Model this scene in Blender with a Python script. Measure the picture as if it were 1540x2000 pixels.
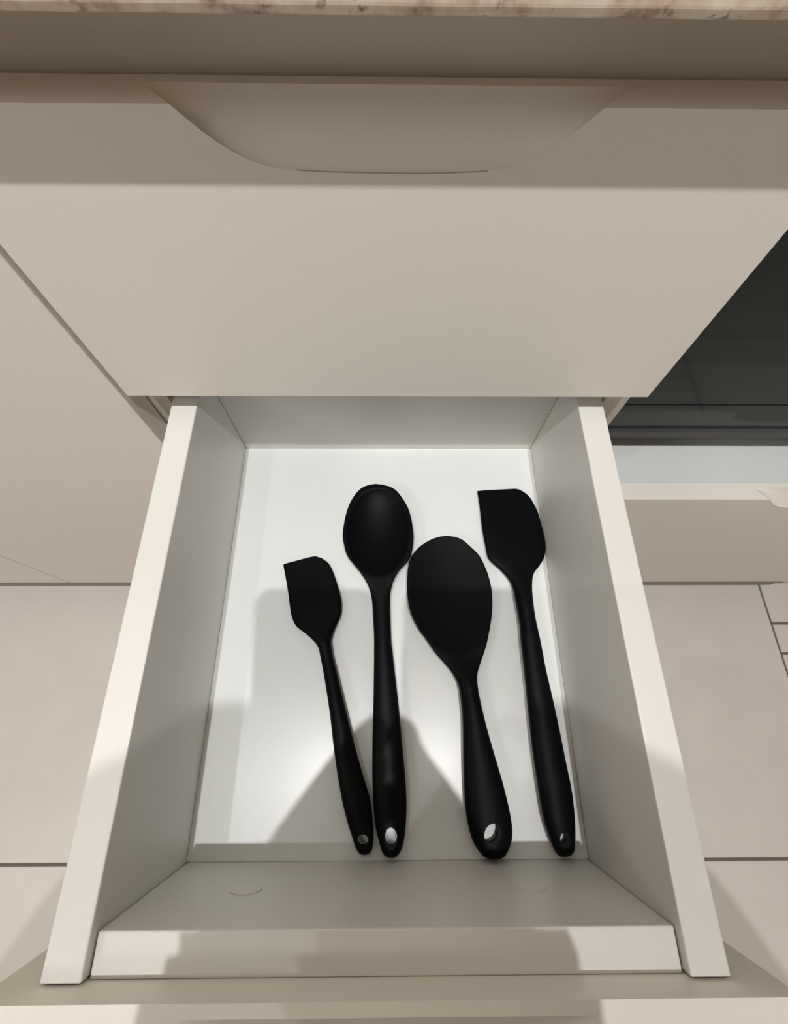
import bpy, bmesh, math
import numpy as np
from mathutils import Vector, Matrix

# ------------------------------------------------------------------ scene, camera, light
scene = bpy.context.scene
C = scene.collection
for o in list(bpy.data.objects):
    bpy.data.objects.remove(o)

CAM = Vector((0.00055, -0.21104, 0.93052))
R_ = Vector((0.99994464, -0.00390736, 0.00977)).normalized()
F_ = Vector((0.01051925, 0.39383353, -0.91912159)).normalized()
U_ = R_.cross(F_).normalized()
cd = bpy.data.cameras.new('camera')
cd.sensor_fit = 'VERTICAL'
cd.sensor_height = 24.0
cd.lens = 24.0 * 888.226 / 2000.0
cd.clip_start = 0.004
cam = bpy.data.objects.new('camera', cd)
C.objects.link(cam)
m = Matrix((R_, U_, -F_)).transposed().to_4x4()
m.translation = CAM
cam.matrix_world = m
scene.camera = cam

w = bpy.data.worlds.new('room_light')
scene.world = w
w.use_nodes = True
w.node_tree.nodes['Background'].inputs[0].default_value = (1.0, 0.90, 0.75, 1)
w.node_tree.nodes['Background'].inputs[1].default_value = 0.25

def lamp(x, power, col=(1.0, 0.99, 0.985), y=-0.486, rad=0.011):
    l = bpy.data.lights.new('spot_or_fill_light', 'POINT')
    l.energy = power
    l.shadow_soft_size = rad
    l.color = col
    o = bpy.data.objects.new('spot_or_fill_light', l)
    C.objects.link(o)
    o.location = (x, y, 2.28)
lamp(-0.20, 48)
lamp(0.20, 45)
lamp(-0.56, 9)
lamp(-1.70, 36, (1.0, 0.95, 0.90), -1.1, 0.30)  # soft fill lamp added off to the left for right wall, tiles and panel

vs = scene.view_settings
vs.view_transform = 'Standard'
vs.look = 'None'
vs.gamma = 1.0
vs.use_curve_mapping = False
vs.exposure = 0.0

# ------------------------------------------------------------------ materials
def newmat(name):
    mt = bpy.data.materials.new(name)
    mt.use_nodes = True
    nt = mt.node_tree
    return mt, nt, nt.nodes['Principled BSDF']

def plain(name, col, rough, spec=0.5, grain=0.02, gscale=900.0, bump=0.0):
    mt, nt, b = newmat(name)
    tc = nt.nodes.new('ShaderNodeTexCoord')
    nz = nt.nodes.new('ShaderNodeTexNoise')
    nz.inputs['Scale'].default_value = gscale
    nz.inputs['Detail'].default_value = 3
    mr = nt.nodes.new('ShaderNodeMapRange')
    mr.inputs['To Min'].default_value = 1 - grain
    mr.inputs['To Max'].default_value = 1 + grain
    mx = nt.nodes.new('ShaderNodeMix'); mx.data_type = 'RGBA'; mx.blend_type = 'MULTIPLY'
    mx.inputs['Factor'].default_value = 1
    mx.inputs['A'].default_value = (*col, 1)
    nt.links.new(tc.outputs['Object'], nz.inputs['Vector'])
    nt.links.new(nz.outputs['Fac'], mr.inputs['Value'])
    nt.links.new(mr.outputs['Result'], mx.inputs['B'])
    nt.links.new(mx.outputs['Result'], b.inputs['Base Color'])
    b.inputs['Roughness'].default_value = rough
    b.inputs['Specular IOR Level'].default_value = spec
    if bump:
        bp = nt.nodes.new('ShaderNodeBump')
        bp.inputs['Strength'].default_value = bump
        bp.inputs['Distance'].default_value = 0.0004
        nt.links.new(nz.outputs['Fac'], bp.inputs['Height'])
        nt.links.new(bp.outputs['Normal'], b.inputs['Normal'])
    return mt

M_front = plain('front_laminate', (0.80, 0.755, 0.685), 0.42, 0.45)
M_box = plain('drawer_laminate', (0.70, 0.685, 0.645), 0.40, 0.45)
M_bottom = plain('drawer_bottom_board', (0.78, 0.80, 0.79), 0.30, 0.5, 0.012, 60, 0.08)
M_carc = plain('carcass_board', (0.72, 0.67, 0.60), 0.5, 0.4)
M_shelf = plain('shelf_board', (0.66, 0.68, 0.665), 0.35, 0.45)
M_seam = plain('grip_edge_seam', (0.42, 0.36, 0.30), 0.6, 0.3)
M_plinth = plain('plinth_board', (0.30, 0.275, 0.25), 0.5, 0.3)
M_cap = plain('cap_sticker', (0.71, 0.695, 0.65), 0.42, 0.4)
M_black = plain('black_silicone', (0.0022, 0.0028, 0.0034), 0.45, 0.075, 0.1, 400, 0.05)
M_steel = plain('runner_steel', (0.45, 0.45, 0.44), 0.35, 0.5)
M_steel.node_tree.nodes['Principled BSDF'].inputs['Metallic'].default_value = 0.9
M_glass = plain('black_oven_glass', (0.012, 0.016, 0.018), 0.07, 0.4, 0.05)
M_glass.node_tree.nodes['Principled BSDF'].inputs['Specular Tint'].default_value = (0.82, 1.0, 1.06, 1)
M_trim = plain('dark_trim', (0.045, 0.044, 0.042), 0.4, 0.5)
M_tile = plain('floor_tile', (0.70, 0.645, 0.595), 0.35, 0.45, 0.06, 14)
M_grout = plain('grout', (0.16, 0.14, 0.125), 0.85, 0.2, 0.1, 200)
M_wall = plain('wall_paint', (0.75, 0.71, 0.65), 0.8, 0.2)
M_phone = plain('phone_shell', (0.02, 0.02, 0.022), 0.3, 0.5)
M_screen = plain('phone_screen', (0.01, 0.01, 0.012), 0.1, 0.5)
M_hair = plain('dark_hair', (0.03, 0.02, 0.015), 0.6, 0.3, 0.3, 300)

def granite():
    mt, nt, b = newmat('granite')
    tc = nt.nodes.new('ShaderNodeTexCoord')
    n1 = nt.nodes.new('ShaderNodeTexNoise'); n1.inputs['Scale'].default_value = 58; n1.inputs['Detail'].default_value = 6
    n1.inputs['Roughness'].default_value = 0.65
    r1 = nt.nodes.new('ShaderNodeValToRGB')
    e = r1.color_ramp.elements
    e[0].position = 0.30; e[0].color = (0.22, 0.15, 0.11, 1)
    e[1].position = 0.72; e[1].color = (0.84, 0.76, 0.64, 1)
    k = r1.color_ramp.elements.new(0.46); k.color = (0.66, 0.52, 0.43, 1)
    k = r1.color_ramp.elements.new(0.56); k.color = (0.74, 0.65, 0.54, 1)
    n2 = nt.nodes.new('ShaderNodeTexNoise'); n2.inputs['Scale'].default_value = 190; n2.inputs['Detail'].default_value = 4
    r2 = nt.nodes.new('ShaderNodeValToRGB')
    e = r2.color_ramp.elements
    e[0].position = 0.30; e[0].color = (0.16, 0.10, 0.08, 1)
    e[1].position = 0.42; e[1].color = (1, 1, 1, 1)
    mx = nt.nodes.new('ShaderNodeMix'); mx.data_type = 'RGBA'; mx.blend_type = 'MULTIPLY'
    mx.inputs['Factor'].default_value = 0.85
    for n in (n1, n2):
        nt.links.new(tc.outputs['Object'], n.inputs['Vector'])
    nt.links.new(n1.outputs['Fac'], r1.inputs['Fac'])
    nt.links.new(n2.outputs['Fac'], r2.inputs['Fac'])
    nt.links.new(r1.outputs['Color'], mx.inputs['A'])
    nt.links.new(r2.outputs['Color'], mx.inputs['B'])
    nt.links.new(mx.outputs['Result'], b.inputs['Base Color'])
    b.inputs['Roughness'].default_value = 0.3
    return mt
M_granite = granite()

# ------------------------------------------------------------------ helpers
def tag(o, label=None, cat=None, group=None, kind=None):
    if label: o['label'] = label
    if cat: o['category'] = cat
    if group: o['group'] = group
    if kind: o['kind'] = kind
    return o

def thing(name, loc, label, cat, group=None):
    o = bpy.data.objects.new(name, None)
    o.empty_display_size = 0.05
    C.objects.link(o)
    o.location = loc
    return tag(o, label, cat, group)

def wloc(p):
    v = Vector((0, 0, 0))
    while p is not None:
        v += Vector(p.location)
        p = p.parent
    return v

def mesh_obj(name, verts, faces, mat, parent=None, smooth=False, center=None):
    v = np.array(verts, float)
    c = np.array(center) if center is not None else (v.min(0) + v.max(0)) / 2
    me = bpy.data.meshes.new(name)
    me.from_pydata([tuple(p) for p in (v - c)], [], faces)
    bm = bmesh.new(); bm.from_mesh(me)
    bmesh.ops.remove_doubles(bm, verts=bm.verts, dist=1e-7)
    bmesh.ops.recalc_face_normals(bm, faces=bm.faces)
    bm.to_mesh(me); bm.free()
    me.materials.append(mat)
    if smooth:
        for p in me.polygons: p.use_smooth = True
    o = bpy.data.objects.new(name, me)
    C.objects.link(o)
    o.location = Vector(c) - (wloc(parent) if parent else Vector((0, 0, 0)))
    o.parent = parent
    return o

def bevel(o, wdt, seg=2, ang=30):
    b = o.modifiers.new('bevel', 'BEVEL')
    b.width = wdt; b.segments = seg
    b.limit_method = 'ANGLE'; b.angle_limit = math.radians(ang)
    return o

def box(name, x, y, z, mat, parent=None, bev=0.0008):
    vs_ = [(a, b, c) for a in x for b in y for c in z]
    f = [(0, 1, 3, 2), (4, 6, 7, 5), (0, 4, 5, 1), (2, 3, 7, 6), (0, 2, 6, 4), (1, 5, 7, 3)]
    o = mesh_obj(name, vs_, f, mat, parent)
    if bev: bevel(o, bev)
    return o

def catmull(pts, n):
    p = [np.array(q, float) for q in pts]
    p = [2 * p[0] - p[1]] + p + [2 * p[-1] - p[-2]]
    out = []
    for i in range(1, len(p) - 2):
        for k in range(n):
            t = k / n
            a, b, c, d = p[i - 1], p[i], p[i + 1], p[i + 2]
            out.append(0.5 * (2 * b + (c - a) * t + (2 * a - 5 * b + 4 * c - d) * t * t + (3 * b - a - 3 * c + d) * t ** 3))
    out.append(p[-2])
    return np.array(out)

# ------------------------------------------------------------------ setting
FT = 0.0
floor = box('floor', (-2.224, 1.980), (-1.874, 0.62), (-0.05, -0.0025), M_grout, None, 0)
tag(floor, kind='structure')
tile_mesh = {}
def tile(x0, x1, y0, y1):
    g = 0.0022
    key = (round(x1 - x0, 4), round(y1 - y0, 4))
    if key not in tile_mesh:
        o = box('tile', (x0 + g, x1 - g), (y0 + g, y1 - g), (-0.010, 0.0), M_tile, floor, 0.0015)
        tile_mesh[key] = o
    else:
        s = tile_mesh[key]
        o = s.copy(); C.objects.link(o); o.parent = floor
        o.location = Vector(((x0 + x1) / 2, (y0 + y1) / 2, -0.005)) - Vector(floor.location)
for i in range(-5, 1):
    x1 = 0.778 + 0.6 * i
    if x1 < -1.9: continue
    for j in range(-3, 2):
        y0 = -0.450 + 0.474 * j
        y1 = y0 + 0.474
        if y1 > 0.62: y1 = 0.61
        tile(x1 - 0.6, x1, y0, y1)
for (y0, y1) in ((-0.058, 0.416), (-0.117, -0.058), (-0.591, -0.117), (-1.065, -0.591), (-1.539, -1.065), (-1.872, -1.539), (0.416, 0.610)):
    for k in range(2):
        tile(0.778 + 0.6 * k, 1.378 + 0.6 * k, y0, y1)
wall = box('wall_back', (-2.224, 1.980), (0.62, 0.70), (-0.0025, 2.5), M_wall, None, 0)
tag(wall, kind='structure')
pl = box('baseboard_front', (-1.20, 0.80), (0.021, 0.037), (0.0, 0.104), M_plinth, None, 0.0008)
tag(pl, kind='structure')

# ------------------------------------------------------------------ worktop
prof = []
rr = 0.010
y0c, z0c, z1c = -0.021, 0.8628, 0.8928
for k in range(9):
    a = math.pi / 2 * k / 8
    prof.append((y0c + 0.004 - 0.004 * math.sin(a), z0c + 0.004 - 0.004 * math.cos(a)))
for k in range(9):
    a = math.pi / 2 * k / 8
    prof.append((y0c + rr - rr * math.cos(a), z1c - rr + rr * math.sin(a)))
prof += [(0.615, z1c), (0.615, z0c)]
n = len(prof)
vv = [(-1.2, y, z) for y, z in prof] + [(1.0, y, z) for y, z in prof]
ff = [tuple(range(n)), tuple(range(2 * n - 1, n - 1, -1))] + [(i, (i + 1) % n, n + (i + 1) % n, n + i) for i in range(n)]
ct = mesh_obj('worktop', vv, ff, M_granite)
tag(ct, 'beige and brown speckled granite worktop above the drawers', 'worktop')

# ------------------------------------------------------------------ fronts with a scooped grip
GRIP = [(-0.0833, 0.0), (-0.0790, 0.0042), (-0.0743, 0.0087), (-0.0680, 0.0136), (-0.0600, 0.0184), (-0.0520, 0.0213),
        (-0.0430, 0.0229), (-0.0240, 0.0238), (0.0, 0.0241), (0.0240, 0.0239), (0.0430, 0.0229), (0.0520, 0.0213),
        (0.0600, 0.0184), (0.0680, 0.0136), (0.0743, 0.0087), (0.0790, 0.0042), (0.0833, 0.0)]
def scoop_front(name, x, y0, th, zb, zt, cx, mat, parent):
    """panel whose top edge is milled to a sloping finger scoop; two meshes: the board and the scoop surface"""
    yr = y0 + th - 0.0055
    g = catmull(GRIP, 4)
    N = len(g)
    V = []; Fc = []
    def v(*p):
        V.append(p); return len(V) - 1
    y1 = y0 + th
    fl, fr = v(x[0], y0, zt), v(x[1], y0, zt)
    bl, br = v(x[0], y0, zb), v(x[1], y0, zb)
    cu = [v(cx + a, y0, zt - d) for a, d in g]
    cb = [v(cx + a, y0, zb) for a, d in g]
    Fc.append((fl, bl, cb[0], cu[0])); Fc.append((cu[-1], cb[-1], br, fr))
    for i in range(N - 1):
        Fc.append((cu[i], cb[i], cb[i + 1], cu[i + 1]))
    RW = 0.0976
    rear = [v(cx + a / 0.0833 * RW, yr, zt) for a, d in g]
    rl, rrr = v(x[0], yr, zt), v(x[1], yr, zt)
    Fc.append((fl, cu[0], rear[0], rl)); Fc.append((cu[-1], fr, rrr, rear[-1]))
    kl, kr = v(x[0], y1, zt), v(x[1], y1, zt)
    kk = [v(cx + a / 0.0833 * RW, y1, zt) for a, d in g]
    Fc.append((rl, rear[0], kk[0], kl)); Fc.append((rear[-1], rrr, kr, kk[-1]))
    for i in range(N - 1):
        Fc.append((rear[i], rear[i + 1], kk[i + 1], kk[i]))
    kbl, kbr = v(x[0], y1, zb), v(x[1], y1, zb)
    Fc.append(tuple([kl] + kk + [kr, kbr, kbl]))
    Fc.append((fl, rl, kl, kbl, bl)); Fc.append((fr, br, kbr, kr, rrr))
    Fc.append(tuple([bl] + cb + [br, kbr, kbl]))
    # scoop surface (kept inside the same mesh, smooth shaded)
    first = len(Fc); seam = []
    M = 8
    prev = cu
    TS = [0.02, 0.06] + [0.09 + 0.91 * (q + 1) / M for q in range(M)]
    for k in range(1, len(TS) + 1):
        t = TS[k - 1]
        if k == len(TS):
            cur = rear
        else:
            cur = []
            for i in range(N):
                a, d = g[i]
                X = (cx + a) * (1 - t) + (cx + a / 0.0833 * RW) * t
                Y = y0 * (1 - t) + yr * t
                Z = zt - d * (1 - t ** 1.05) - (0.0016 * d / 0.0241 if k > 1 else 0.0)
                cur.append(v(X, Y, Z))
        for i in range(N - 1):
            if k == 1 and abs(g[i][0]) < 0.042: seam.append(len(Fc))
            Fc.append((prev[i], prev[i + 1], cur[i + 1], cur[i]))
        prev = cur
    va = np.array(V)
    c = (va.min(0) + va.max(0)) / 2
    me = bpy.data.meshes.new(name)
    me.from_pydata([tuple(p) for p in va - c], [], Fc)
    for i, p in enumerate(me.polygons):
        p.use_smooth = i >= first
    bm = bmesh.new(); bm.from_mesh(me)
    bmesh.ops.recalc_face_normals(bm, faces=bm.faces)
    for e in bm.edges:
        if len(e.link_faces) == 2 and e.calc_face_angle(0) > math.radians(28):
            e.smooth = False
    bm.to_mesh(me); bm.free()
    me.materials.append(mat); me.materials.append(M_seam)
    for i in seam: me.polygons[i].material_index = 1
    o = bpy.data.objects.new(name, me); C.objects.link(o)
    o.location = Vector(c) - (wloc(parent) if parent else Vector((0, 0, 0)))
    o.parent = parent
    return o

TH = 0.0205
ZT, ZB = 0.8319, 0.6551

# ------------------------------------------------------------------ drawer cabinet carcass
dc = thing('drawer_cabinet', (0, 0.3, 0.104), 'white drawer cabinet carcass around the open drawer', 'cabinet')
box('side_panel', (-0.2010, -0.1812), (0.0225, 0.580), (0.104, 0.8628), M_carc, dc)
box('side_panel', (0.1795, 0.1995), (0.0225, 0.580), (0.104, 0.8628), M_carc, dc)
box('top_rail', (-0.1810, 0.1793), (0.0240, 0.0420), (0.8050, 0.8626), M_carc, dc)
box('bottom_panel', (-0.1810, 0.1793), (0.0225, 0.570), (0.104, 0.122), M_carc, dc)
box('back_panel', (-0.1810, 0.1793), (0.571, 0.580), (0.123, 0.8440), M_carc, dc)
for z in (0.518, 0.690):
    box('runner', (-0.1810, -0.1720), (0.030, 0.50), (z, z + 0.035), M_steel, dc, 0.001)
    box('runner', (0.1720, 0.1793), (0.030, 0.50), (z, z + 0.035), M_steel, dc, 0.001)

# closed top drawer
td = thing('drawer', (0, 0.0, ZB), 'closed upper drawer with scooped grip, directly under the granite worktop', 'drawer', 'drawers of the cabinet')
scoop_front('front_panel', (-0.1920, 0.1929), 0.0, TH, ZB, ZT, 0.0, M_front, td)
box('side_panel', (-0.1700, -0.1500), (TH + 0.0005, 0.44), (0.690, 0.800), M_box, td)
box('side_panel', (0.1500, 0.1700), (TH + 0.0005, 0.44), (0.690, 0.800), M_box, td)
box('back_panel', (-0.1498, 0.1498), (0.420, 0.44), (0.690, 0.800), M_box, td)
box('bottom_panel', (-0.1498, 0.1498), (TH + 0.0005, 0.4195), (0.690, 0.700), M_bottom, td)

# closed lowest drawer, behind the open one
ld = thing('drawer', (0, 0.0, 0.110), 'closed bottom drawer low behind the pulled-out drawer', 'drawer', 'drawers of the cabinet')
scoop_front('front_panel', (-0.1920, 0.1929), 0.0, TH, 0.110, 0.4735, 0.0, M_front, ld)

# pulled-out drawer
SO, SI = 0.1700, 0.1499
YE, YBK = -0.3355, 0.0391
FZ = 0.51665
od = thing('drawer', (0, -0.15, 0.500), 'pulled-out open white drawer holding four black utensils', 'drawer', 'drawers of the cabinet')
for s in (-1, 1):
    box('side_panel', (s * SO, s * SI) if s < 0 else (SI, SO), (YE + 0.0008, YBK + 0.0200), (0.500, 0.6349), M_box, od, 0.0009)
box('back_panel', (-SI + 0.0002, SI - 0.0002), (YBK, YBK + 0.0200), (0.500, 0.6300), M_box, od)
inner = box('inner_front_panel', (-SI + 0.0009, SI - 0.0009), (-0.3355, -0.3164), (0.500, 0.6292), M_box, od, 0.0009)
box('bottom_panel', (-SI + 0.0002, SI - 0.0002), (-0.3162, YBK - 0.0002), (FZ - 0.008, FZ), M_bottom, od, 0)
scoop_front('front_panel', (-0.1920, 0.1929), -0.3355 - 0.0001 - TH, TH, 0.4762, 0.6497, 0.0, M_front, od)
for cx, cz in ((-0.0893, 0.5730), (0.0914, 0.5712)):
    rad = 0.0098
    V = []; N = 40
    for (yy, r_) in ((-0.3164, rad), (-0.31585, rad), (-0.3157, rad - 0.0004)):
        V += [(cx + r_ * math.cos(2 * math.pi * k / N), yy, cz + r_ * math.sin(2 * math.pi * k / N)) for k in range(N)]
    Fc = [tuple(range(N)), tuple(range(2 * N, 3 * N))]
    for q in range(2):
        Fc += [(q * N + k, q * N + (k + 1) % N, (q + 1) * N + (k + 1) % N, (q + 1) * N + k) for k in range(N)]
    cp = mesh_obj('cover_cap', V, Fc, M_cap, inner)
    cp['label'] = 'round white sticker covering a fixing hole'

# ------------------------------------------------------------------ left cabinet with two doors
lc = thing('base_cabinet', (-0.60, 0.3, 0.104), 'two-door base cabinet left of the drawers', 'cabinet')
box('side_panel', (-0.2210, -0.2012), (0.0225, 0.580), (0.104, 0.8626), M_carc, lc)
box('side_panel', (-1.0010, -0.9812), (0.0225, 0.580), (0.104, 0.8626), M_carc, lc)
box('back_panel', (-0.9810, -0.2212), (0.571, 0.580), (0.104, 0.8626), M_carc, lc)
box('bottom_panel', (-0.9810, -0.2212), (0.0225, 0.570), (0.104, 0.122), M_carc, lc)
box('top_rail', (-0.9810, -0.2212), (0.0240, 0.0420), (0.8050, 0.8626), M_carc, lc)
box('door', (-0.5838, -0.1965), (0.0, TH), (0.110, ZT), M_front, lc, 0.0008)
box('door', (-0.9740, -0.5868), (0.0, TH), (0.110, ZT), M_front, lc, 0.0008)

# ------------------------------------------------------------------ appliance cabinet on the right
ac = thing('appliance_cabinet', (0.50, 0.3, 0.104), 'white appliance cabinet carcass right of the drawers', 'cabinet')
box('side_panel', (0.7805, 0.8000), (0.0225, 0.580), (0.104, 0.8626), M_carc, ac)
box('top_rail', (0.1997, 0.7803), (0.0240, 0.0420), (0.8528, 0.8626), M_carc, ac)
box('shelf', (0.1997, 0.7803), (0.0225, 0.570), (0.4525, 0.4705), M_shelf, ac)
box('bottom_panel', (0.1997, 0.7803), (0.0225, 0.570), (0.104, 0.122), M_carc, ac)
box('back_panel', (0.1997, 0.7803), (0.571, 0.580), (0.104, 0.8626), M_carc, ac)
rd = thing('drawer', (0.4995, 0.0, 0.110), 'closed deep drawer below the black glass appliance', 'drawer')
scoop_front('front_panel', (0.2025, 0.7975), 0.0, TH, 0.110, 0.4735, 0.5090, M_front, rd)

mw = thing('built_in_microwave', (0.49, 0.3, 0.4705), 'built-in appliance with black glass front at right', 'microwave')
box('body', (0.2100, 0.7750), (0.0805, 0.480), (0.4900, 0.840), M_trim, mw, 0.002)
box('foot', (0.2300, 0.2500), (0.100, 0.120), (0.4705, 0.4899), M_trim, mw, 0.001)
box('foot', (0.7300, 0.7500), (0.100, 0.120), (0.4705, 0.4899), M_trim, mw, 0.001)
box('foot', (0.2300, 0.2500), (0.400, 0.420), (0.4705, 0.4899), M_trim, mw, 0.001)
box('foot', (0.7300, 0.7500), (0.400, 0.420), (0.4705, 0.4899), M_trim, mw, 0.001)
box('glass_door', (0.2000, 0.7800), (0.0590, 0.0800), (0.5667, 0.850), M_glass, mw, 0.0006)
box('lower_glass_strip', (0.2000, 0.7800), (0.0590, 0.0800), (0.5190, 0.5657), M_glass, mw, 0.0006)
box('bottom_trim', (0.2000, 0.7800), (0.0600, 0.0800), (0.5060, 0.5180), M_trim, mw, 0.0006)

# ------------------------------------------------------------------ utensils
def resample(P, ys):
    P = np.array(P) / 1000.0
    # boundary as x over descending y
    y = -P[:, 1]; x = P[:, 0]
    return y, x

def utensil(name, L, Rr, hole, hr, htilt, zfun, label, cat, nrow=190, ncol=30, sharp=()):
    """closed body between a left and a right outline (plan, mm); zfun(t,u,w)->(zbot,ztop) above the drawer bottom"""
    def smooth(P, keep, other):
        P = np.array(P, float) / 1000
        Q = np.array(other, float) / 1000
        out = []; cuts = [0] + sorted(keep) + [len(P) - 1]
        for a, b in zip(cuts[:-1], cuts[1:]):
            seg = list(P[a:b + 1]); n0 = n1 = 0
            if a == 0 and not keep: seg = [Q[1]] + seg; n0 = 10
            if b == len(P) - 1: seg = seg + [Q[-2]]; n1 = 10
            sg = catmull(seg, 10) if len(seg) > 2 else np.array(seg)
            sg = sg[n0:len(sg) - n1]
            out.append(sg if not out else sg[1:])
        return np.vstack(out)
    Ls = smooth(L, list(sharp), Rr); Rs = smooth(Rr, [], L)
    yt = max(Ls[:, 1].max(), Rs[:, 1].max()) - 1e-6; yb = min(Ls[:, 1].min(), Rs[:, 1].min()) + 1e-6
    s = np.linspace(0, 1, nrow)
    # denser rows near both ends
    tt = 0.5 - 0.5 * np.cos(np.pi * s)
    tt = 0.55 * tt + 0.45 * s
    tt[0] = 0.0002; tt[-1] = 1 - 0.0002
    ys = yt + (yb - yt) * tt
    def xat(S, y, lo):
        Y = S[:, 1]
        X = S[:, 0]
        c = []
        for i in range(len(Y) - 1):
            a, b = Y[i], Y[i + 1]
            if (a - y) * (b - y) <= 0 and a != b:
                c.append(X[i] + (X[i + 1] - X[i]) * (y - a) / (b - a))
        if not c: return X[int(np.argmin(abs(Y - y)))]
        return min(c) if lo else max(c)
    rows = []
    for t, y in zip(tt, ys):
        xl, xr = xat(Ls, y, True), xat(Rs, y, False)
        rows.append((t, y, xl, max(xr, xl + 1e-5)))
    V = []; Fc = []
    us = -np.cos(np.linspace(0, math.pi, ncol + 1))
    def ring(t, y, xl, xr):
        c, wd = (xl + xr) / 2, (xr - xl) / 2
        top = []; bot = []
        for u in us:
            zb, zt = zfun(t, u, wd, y, c + wd * u)
            top.append((c + wd * u, y, FZ + zt)); bot.append((c + wd * u, y, FZ + zb))
        return top + bot[::-1][1:-1]
    K = None
    for r in rows:
        pts = ring(*r)
        K = len(pts)
        V += pts
    for i in range(len(rows) - 1):
        for k in range(K):
            Fc.append((i * K + k, i * K + (k + 1) % K, (i + 1) * K + (k + 1) % K, (i + 1) * K + k))
    Fc.append(tuple(range(K))); Fc.append(tuple(range((len(rows) - 1) * K, len(rows) * K)))
    o = mesh_obj(name, V, Fc, M_black, None, True)
    # hanging hole
    hx, hy = hole[0] / 1000, hole[1] / 1000
    N = 36
    cv = []
    for z in (FZ - 0.01, FZ + 0.03):
        for k in range(N):
            a = 2 * math.pi * k / N
            px, py = hr[0] / 1000 * math.cos(a), hr[1] / 1000 * math.sin(a)
            cv.append((hx + px * math.cos(htilt) - py * math.sin(htilt), hy + px * math.sin(htilt) + py * math.cos(htilt), z))
    cf = [tuple(range(N)), tuple(range(N, 2 * N))] + [(k, (k + 1) % N, N + (k + 1) % N, N + k) for k in range(N)]
    cut = mesh_obj('cutter', cv, cf, M_black)
    bo = o.modifiers.new('hole', 'BOOLEAN'); bo.operation = 'DIFFERENCE'; bo.object = cut; bo.solver = 'EXACT'
    bpy.context.view_layer.update()
    dg = bpy.context.evaluated_depsgraph_get()
    me = bpy.data.meshes.new_from_object(o.evaluated_get(dg))
    o.modifiers.clear()
    o.data = me
    me.name = name
    bm = bmesh.new(); bm.from_mesh(me)
    for e in bm.edges:
        if len(e.link_faces) == 2 and e.calc_face_angle(0) > math.radians(50): e.smooth = False
    bm.to_mesh(me); bm.free()
    bpy.data.objects.remove(cut)
    return tag(o, label, cat)

def smst(a, b, x):
    t = min(max((x - a) / (b - a), 0), 1)
    return t * t * (3 - 2 * t)

def handle_z(u, wd, H):
    h = min(H, 1.9 * wd)
    e = math.sqrt(max(0, 1 - u * u)) ** 0.8
    base = 0.0003 + (H - h) / 2 * 0.3
    return base + h / 2 * (1 - e), base + h / 2 * (1 + e)

def mix(a, b, t): return a[0] * (1 - t) + b[0] * t, a[1] * (1 - t) + b[1] * t

def spatula_z(tn, H):
    def f(t, u, wd, y, x):
        k = smst(tn - 0.07, tn + 0.05, t)
        th = 0.0025 + 0.0045 * smst(0.0, tn, t)
        e = (1 - abs(u) ** 6) ** 0.5
        fl_ = 0.0025 + 0.0 * u
        head = (fl_ + th / 2 - th / 2 * (0.25 + 0.75 * e), fl_ + th / 2 + th / 2 * (0.25 + 0.75 * e) + 0.0012 * (1 - u * u) * smst(0, tn, t))
        return mix(head, handle_z(u, wd, H), k)
    return f

def spoon_z(tn, H, rim, depth, ctr, ax, tilt, edge=0.92, pw=0.8):
    """hollow bowl: level rim, rounded lip, elliptical dish with its own centre, half axes and tilt (plan, metres)"""
    ca, sa = math.cos(tilt), math.sin(tilt)
    def f(t, u, wd, y, x):
        k = smst(tn - 0.045, tn + 0.07, t)
        dx, dy = x - ctr[0], y - ctr[1]
        a, b = (dx * ca + dy * sa) / ax[0], (-dx * sa + dy * ca) / ax[1]
        rho = math.sqrt(a * a + b * b)
        d = depth * (max(0.0, 1 - (rho / edge) ** 2)) ** pw
        e = min(1.0, (1 - abs(u)) * wd / 0.0016)
        lip = 0.0011 * (1 - math.sqrt(max(0, e * (2 - e))))
        zt = rim - d - lip
        zb = max(0.0003, rim - d * 1.0 - 0.0026 + lip)
        return mix((zb, zt), handle_z(u, wd, H), k)
    return f

O = {}
O['small'] = dict(L=[(-67.6, -81.3), (-73.8, -81.6), (-98.4, -88.4), (-92.1, -111.6), (-87.2, -132.7), (-84.6, -140.1), (-80.9, -145.9), (-73.2, -151.6), (-67.0, -156.6), (-61.3, -162.9), (-58.5, -171.2), (-53.1, -192.4), (-47.6, -217.9), (-42.9, -244.6), (-36.5, -273.0), (-31.4, -289.2), (-25.9, -302.8), (-23.3, -308.4), (-20.8, -311.0), (-18.1, -311.7)],
 R=[(-67.6, -81.3), (-61.2, -83.6), (-54.7, -89.7), (-49.5, -100.8), (-45.2, -113.2), (-42.4, -125.4), (-42.6, -135.8), (-45.9, -144.5), (-48.5, -151.7), (-49.8, -158.0), (-49.3, -162.9), (-47.1, -172.6), (-42.1, -188.7), (-34.1, -215.6), (-26.7, -239.9), (-19.5, -260.8), (-14.0, -276.4), (-12.0, -289.3), (-11.1, -301.8), (-12.3, -308.2), (-14.7, -311.0), (-18.1, -311.7)])
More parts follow.
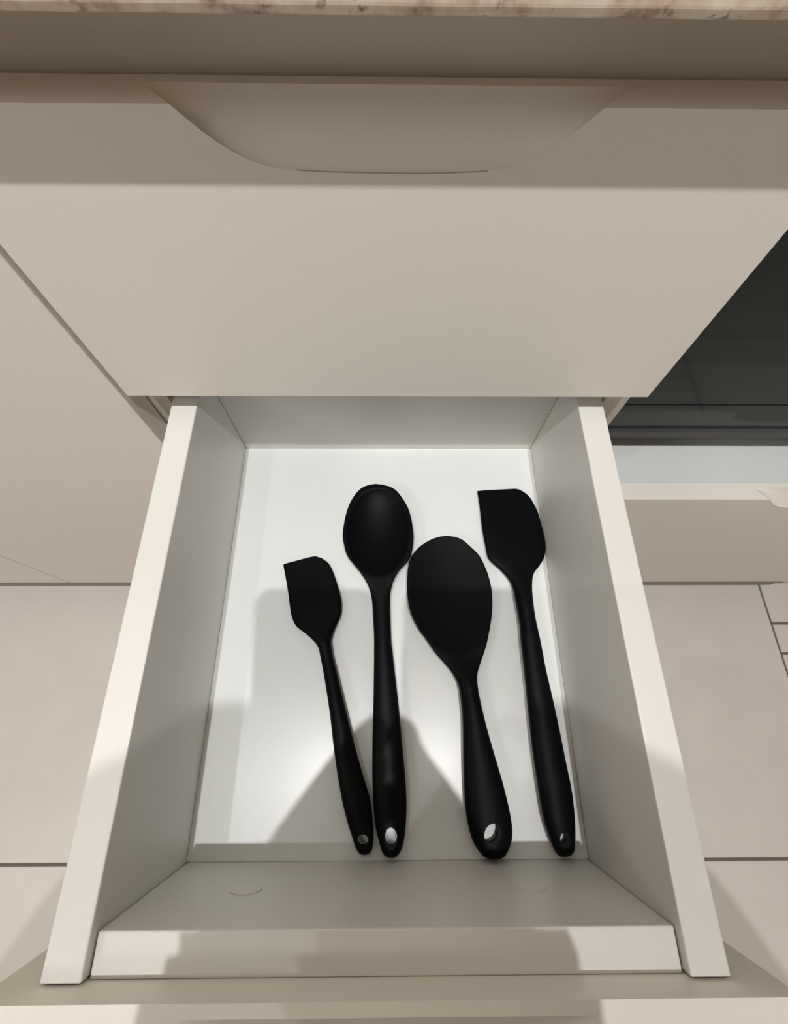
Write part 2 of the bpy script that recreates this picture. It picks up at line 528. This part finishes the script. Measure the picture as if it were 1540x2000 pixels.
O['spoon'] = dict(L=[(-11.4, -9.9), (-25.1, -13.0), (-34.5, -23.9), (-40.4, -39.7), (-43.0, -60.1), (-41.5, -72.3), (-37.3, -84.5), (-26.1, -98.6), (-19.1, -109.4), (-15.3, -121.2), (-13.9, -138.4), (-12.7, -157.9), (-12.5, -198.0), (-12.9, -239.9), (-12.2, -269.6), (-10.0, -291.2), (-7.4, -301.6), (-4.3, -309.8), (-0.6, -313.1), (3.0, -313.7)],
 R=[(-11.4, -9.9), (4.2, -14.1), (13.9, -25.7), (20.1, -39.7), (23.2, -60.1), (22.6, -73.3), (19.3, -86.2), (10.0, -97.1), (4.7, -106.3), (2.1, -115.4), (1.4, -124.1), (2.5, -158.0), (3.4, -166.2), (5.5, -185.0), (8.7, -213.2), (11.2, -240.0), (13.1, -260.8), (13.9, -280.7), (12.6, -296.5), (10.5, -305.9), (6.8, -311.9), (3.0, -313.7)])
O['round'] = dict(L=[(55.0, -62.6), (42.4, -65.1), (31.2, -71.6), (23.4, -79.8), (18.5, -90.8), (16.9, -103.3), (16.9, -119.7), (19.4, -134.2), (25.0, -146.9), (33.0, -158.5), (40.2, -169.0), (48.5, -178.4), (53.8, -185.1), (58.2, -194.3), (59.7, -206.0), (60.2, -223.3), (59.4, -241.4), (58.6, -264.5), (58.7, -283.1), (60.3, -294.8), (62.8, -303.2), (66.8, -309.1), (71.4, -313.2), (76.1, -314.8)],
 R=[(55.0, -62.6), (67.3, -65.2), (75.9, -72.3), (84.7, -82.8), (89.7, -95.5), (92.4, -107.8), (93.1, -121.4), (90.9, -138.6), (85.5, -158.6), (81.6, -169.1), (77.5, -178.5), (74.6, -187.6), (74.7, -198.1), (76.5, -211.1), (79.8, -228.3), (83.7, -245.1), (88.4, -264.6), (91.7, -282.2), (92.8, -293.9), (91.6, -302.2), (87.7, -309.3), (82.4, -313.6), (76.1, -314.8)])
O['big'] = dict(L=[(125.4, -10.4), (88.8, -12.3), (89.7, -26.9), (90.3, -51.4), (91.9, -71.8), (93.2, -81.8), (96.8, -87.4), (103.9, -94.6), (110.7, -104.1), (113.4, -113.5), (114.7, -128.7), (115.7, -145.0), (115.2, -158.3), (115.2, -185.3), (114.9, -211.2), (114.7, -240.5), (115.8, -268.1), (117.1, -287.7), (119.3, -298.3), (122.5, -307.6), (125.4, -312.2), (130.0, -313.9)],
 R=[(125.4, -10.4), (133.5, -12.3), (140.3, -18.6), (144.0, -26.9), (147.0, -37.4), (148.4, -51.4), (149.4, -65.1), (148.4, -75.2), (145.6, -83.5), (140.0, -91.4), (134.5, -97.8), (131.7, -105.6), (130.1, -118.0), (129.9, -137.7), (131.9, -159.2), (133.4, -181.3), (135.8, -203.5), (138.0, -226.2), (139.8, -250.0), (141.4, -270.4), (141.0, -287.8), (139.4, -300.4), (137.1, -309.2), (134.0, -312.7), (130.0, -313.9)])

utensil('silicone_spatula', O['small']['L'], O['small']['R'], (-18.9, -301.6), (4.3, 4.4), 0.0, spatula_z(0.33, 0.0125),
        'small black silicone spatula, leftmost utensil in the drawer', 'spatula', sharp=(2,))
utensil('silicone_spoon', O['spoon']['L'], O['spoon']['R'], (1.9, -299.6), (4.6, 6.7), 0.05, spoon_z(0.345, 0.014, 0.0145, 0.0115, (-0.0100, -0.0585), (0.0322, 0.0475), 0.0),
        'deep oval black silicone mixing spoon beside the small spatula', 'spoon')
utensil('silicone_serving_spoon', O['round']['L'], O['round']['R'], (76.5, -297.6), (5.9, 7.3), -0.5, spoon_z(0.465, 0.015, 0.0110, 0.0050, (0.0560, -0.1160), (0.0380, 0.0550), 0.10, 1.0, 1.05),
        'broad flat-bowled black silicone serving spoon, between the mixing spoon and the large spatula', 'spoon')
utensil('silicone_spatula', O['big']['L'], O['big']['R'], (130.0, -301.3), (3.9, 4.6), 0.0, spatula_z(0.34, 0.014),
        'large black silicone spatula lying along the right side of the drawer', 'spatula', sharp=(1,))

# ------------------------------------------------------------------ the photographer and phone (their shadows fall into the drawer)
def rel(x, y, z):                       # millimetres from the lens -> world
    return Vector((x / 1000 + CAM.x, y / 1000 + CAM.y, z / 1000 + CAM.z))

def phone():
    t = thing('phone', CAM - F_ * 0.026 - U_ * 0.071, 'dark phone held level above the drawer', 'phone')
    def slab(name, hw, hl, d0, d1, rad, mat):
        N = 8; ring = []
        for (sx, sy, a0) in ((1, 1, 0), (-1, 1, 90), (-1, -1, 180), (1, -1, 270)):
            for k in range(N + 1):
                a = math.radians(a0 + 90 * k / N)
                ring.append((sx * (hw - rad) + rad * math.cos(a), sy * (hl - rad) + rad * math.sin(a)))
        n_ = len(ring)
        base = Vector(t.location)
        V = [tuple(base + R_ * a + U_ * b - F_ * d) for d in (d0, d1) for a, b in ring]
        Fc = [tuple(range(n_)), tuple(range(n_, 2 * n_))] + [(k, (k + 1) % n_, n_ + (k + 1) % n_, n_ + k) for k in range(n_)]
        return bevel(mesh_obj(name, V, Fc, mat, t), 0.001)
    slab('shell', 0.0400, 0.0885, 0.0, 0.009, 0.010, M_phone)
    slab('screen', 0.0365, 0.0850, 0.0091, 0.0096, 0.008, M_screen)
    for dx, dy in ((0.0, 0.071), (0.018, 0.071)):
        V = []; N = 20; base = Vector(t.location)
        for d in (0.0, -0.0012):
            V += [tuple(base + R_ * (dx + 0.0065 * math.cos(2 * math.pi * k / N)) + U_ * (dy + 0.0065 * math.sin(2 * math.pi * k / N)) - F_ * d) for k in range(N)]
        Fc = [tuple(range(N)), tuple(range(N, 2 * N))] + [(k, (k + 1) % N, N + (k + 1) % N, N + k) for k in range(N)]
        mesh_obj('camera_lens', V, Fc, M_screen, t)
phone()

def person():
    J = []; E_ = []; Rd = []
    def j(p, r, parent=None):
        J.append(rel(*p)); Rd.append(r if isinstance(r, tuple) else (r, r))
        if parent is not None: E_.append((parent, len(J) - 1))
        return len(J) - 1
    pel = j((0, -735, -20), (0.15, 0.11))
    sp1 = j((0, -670, 110), (0.135, 0.10), pel)
    sp2 = j((0, -560, 210), (0.15, 0.105), sp1)
    nb = j((0, -450, 285), (0.10, 0.08), sp2)
    nk = j((0, -370, 290), 0.052, nb)
    hd0 = j((0, -300, 280), 0.062, nk)
    hd1 = j((0, -220, 255), (0.078, 0.088), hd0)
    hd2 = j((0, -150, 245), (0.066, 0.066), hd1)
    no = j((0, -215, 150), 0.012, hd1)
    for s in (-1, 1):
        hx = 1.09 if s < 0 else 0.93
        sh = j((s * 175, -445, 255), 0.062, nb)
        el = j((s * 262, -385, -5), 0.046, sh)
        fa = j((s * 205, -275, -10), 0.042, el)
        wr = j((s * hx * 106, -196, -24), 0.032, fa)
        pm = j((s * hx * 86, -158, -27), (0.036, 0.034), wr)
        kn = j((s * hx * 86, -130, -20), (0.026, 0.022), pm)
        for k, (bx_, by_) in enumerate(((58, -86), (69, -103), (77, -119), (80, -138))):
            a = j((s * hx * bx_, by_, -10 - k * 5), 0.0115, kn)
            b = j((s * (bx_ * 0.45 + 30), by_ + 8, -6 - k * 7), 0.0108, a)
            c = j((s * 44, by_ + 13, -12 - k * 6), 0.0105, b)
        j((s * 36, -182, -24), 0.035, pm)
        a = j((s * 57, -148, -26), 0.020, pm)
        j((s * 43, -131, -20), 0.016, a)
        t1 = j((s * 76, -140, 2), 0.012, pm)
        t2 = j((s * 52, -118, 12), 0.010, t1)
        t3 = j((s * 30, -104, 10), 0.0085, t2)
        hp = j((s * 92, -745, -70), 0.088, pel)
        kn_ = j((s * 110, -700, -470), 0.062, hp)
        an = j((s * 118, -735, -855), 0.042, kn_)
        he = j((s * 124, -690, -892), 0.036, an)
        j((s * 136, -560, -900), 0.029, he)
    base = Vector((0, -0.95, 0.0))
    me = bpy.data.meshes.new('person')
    me.from_pydata([tuple(v - base) for v in J], E_, [])
    o = bpy.data.objects.new('person', me)
    C.objects.link(o); o.location = base
    md = o.modifiers.new('skin', 'SKIN'); md.use_smooth_shade = True
    o.modifiers.new('sub', 'SUBSURF').levels = 2
    o.modifiers['sub'].render_levels = 2
    sv = me.skin_vertices[0].data
    for i, r in enumerate(Rd):
        sv[i].radius = r
        sv[i].use_root = (i == 0)
    # clothing and skin: grey jumper and trousers, lightened to bounce light onto the panel, skin at head and hands
    mt, nt, b = newmat('clothes_and_skin')
    geo = nt.nodes.new('ShaderNodeNewGeometry')
    last = None
    for c, r in ((rel(0, -230, 240), 0.145), (rel(-80, -105, -12), 0.078), (rel(80, -105, -12), 0.078)):
        d = nt.nodes.new('ShaderNodeVectorMath'); d.operation = 'DISTANCE'
        d.inputs[1].default_value = c
        nt.links.new(geo.outputs['Position'], d.inputs[0])
        l = nt.nodes.new('ShaderNodeMath'); l.operation = 'LESS_THAN'; l.inputs[1].default_value = r
        nt.links.new(d.outputs['Value'], l.inputs[0])
        if last is None: last = l
        else:
            mxm = nt.nodes.new('ShaderNodeMath'); mxm.operation = 'MAXIMUM'
            nt.links.new(last.outputs[0], mxm.inputs[0]); nt.links.new(l.outputs[0], mxm.inputs[1]); last = mxm
    mx = nt.nodes.new('ShaderNodeMix'); mx.data_type = 'RGBA'
    mx.inputs['A'].default_value = (0.42, 0.39, 0.36, 1); mx.inputs['B'].default_value = (0.55, 0.36, 0.26, 1)
    nt.links.new(last.outputs[0], mx.inputs['Factor'])
    nt.links.new(mx.outputs['Result'], b.inputs['Base Color'])
    b.inputs['Roughness'].default_value = 0.7
    me.materials.append(mt)
    # hair: cap over the back and top of the bent head
    V = []; Fc = []; n1, n2 = 14, 28
    cc = rel(0, -222, 268); rx, ry, rz = 0.088, 0.118, 0.098
    for i in range(n1 + 1):
        a = math.pi * (i / n1) * 0.62
        for k in range(n2):
            ph = 2 * math.pi * k / n2
            V.append((cc.x + rx * math.sin(a) * math.cos(ph), cc.y + ry * math.sin(a) * math.sin(ph), cc.z + rz * math.cos(a)))
    for i in range(n1):
        for k in range(n2):
            Fc.append((i * n2 + k, i * n2 + (k + 1) % n2, (i + 1) * n2 + (k + 1) % n2, (i + 1) * n2 + k))
    h = mesh_obj('hair', V, Fc, M_hair, o, True)
    so_ = h.modifiers.new('thick', 'SOLIDIFY'); so_.thickness = 0.008
    tag(o, 'person in grey clothes bending over the drawer, holding up a phone', 'person')
person()
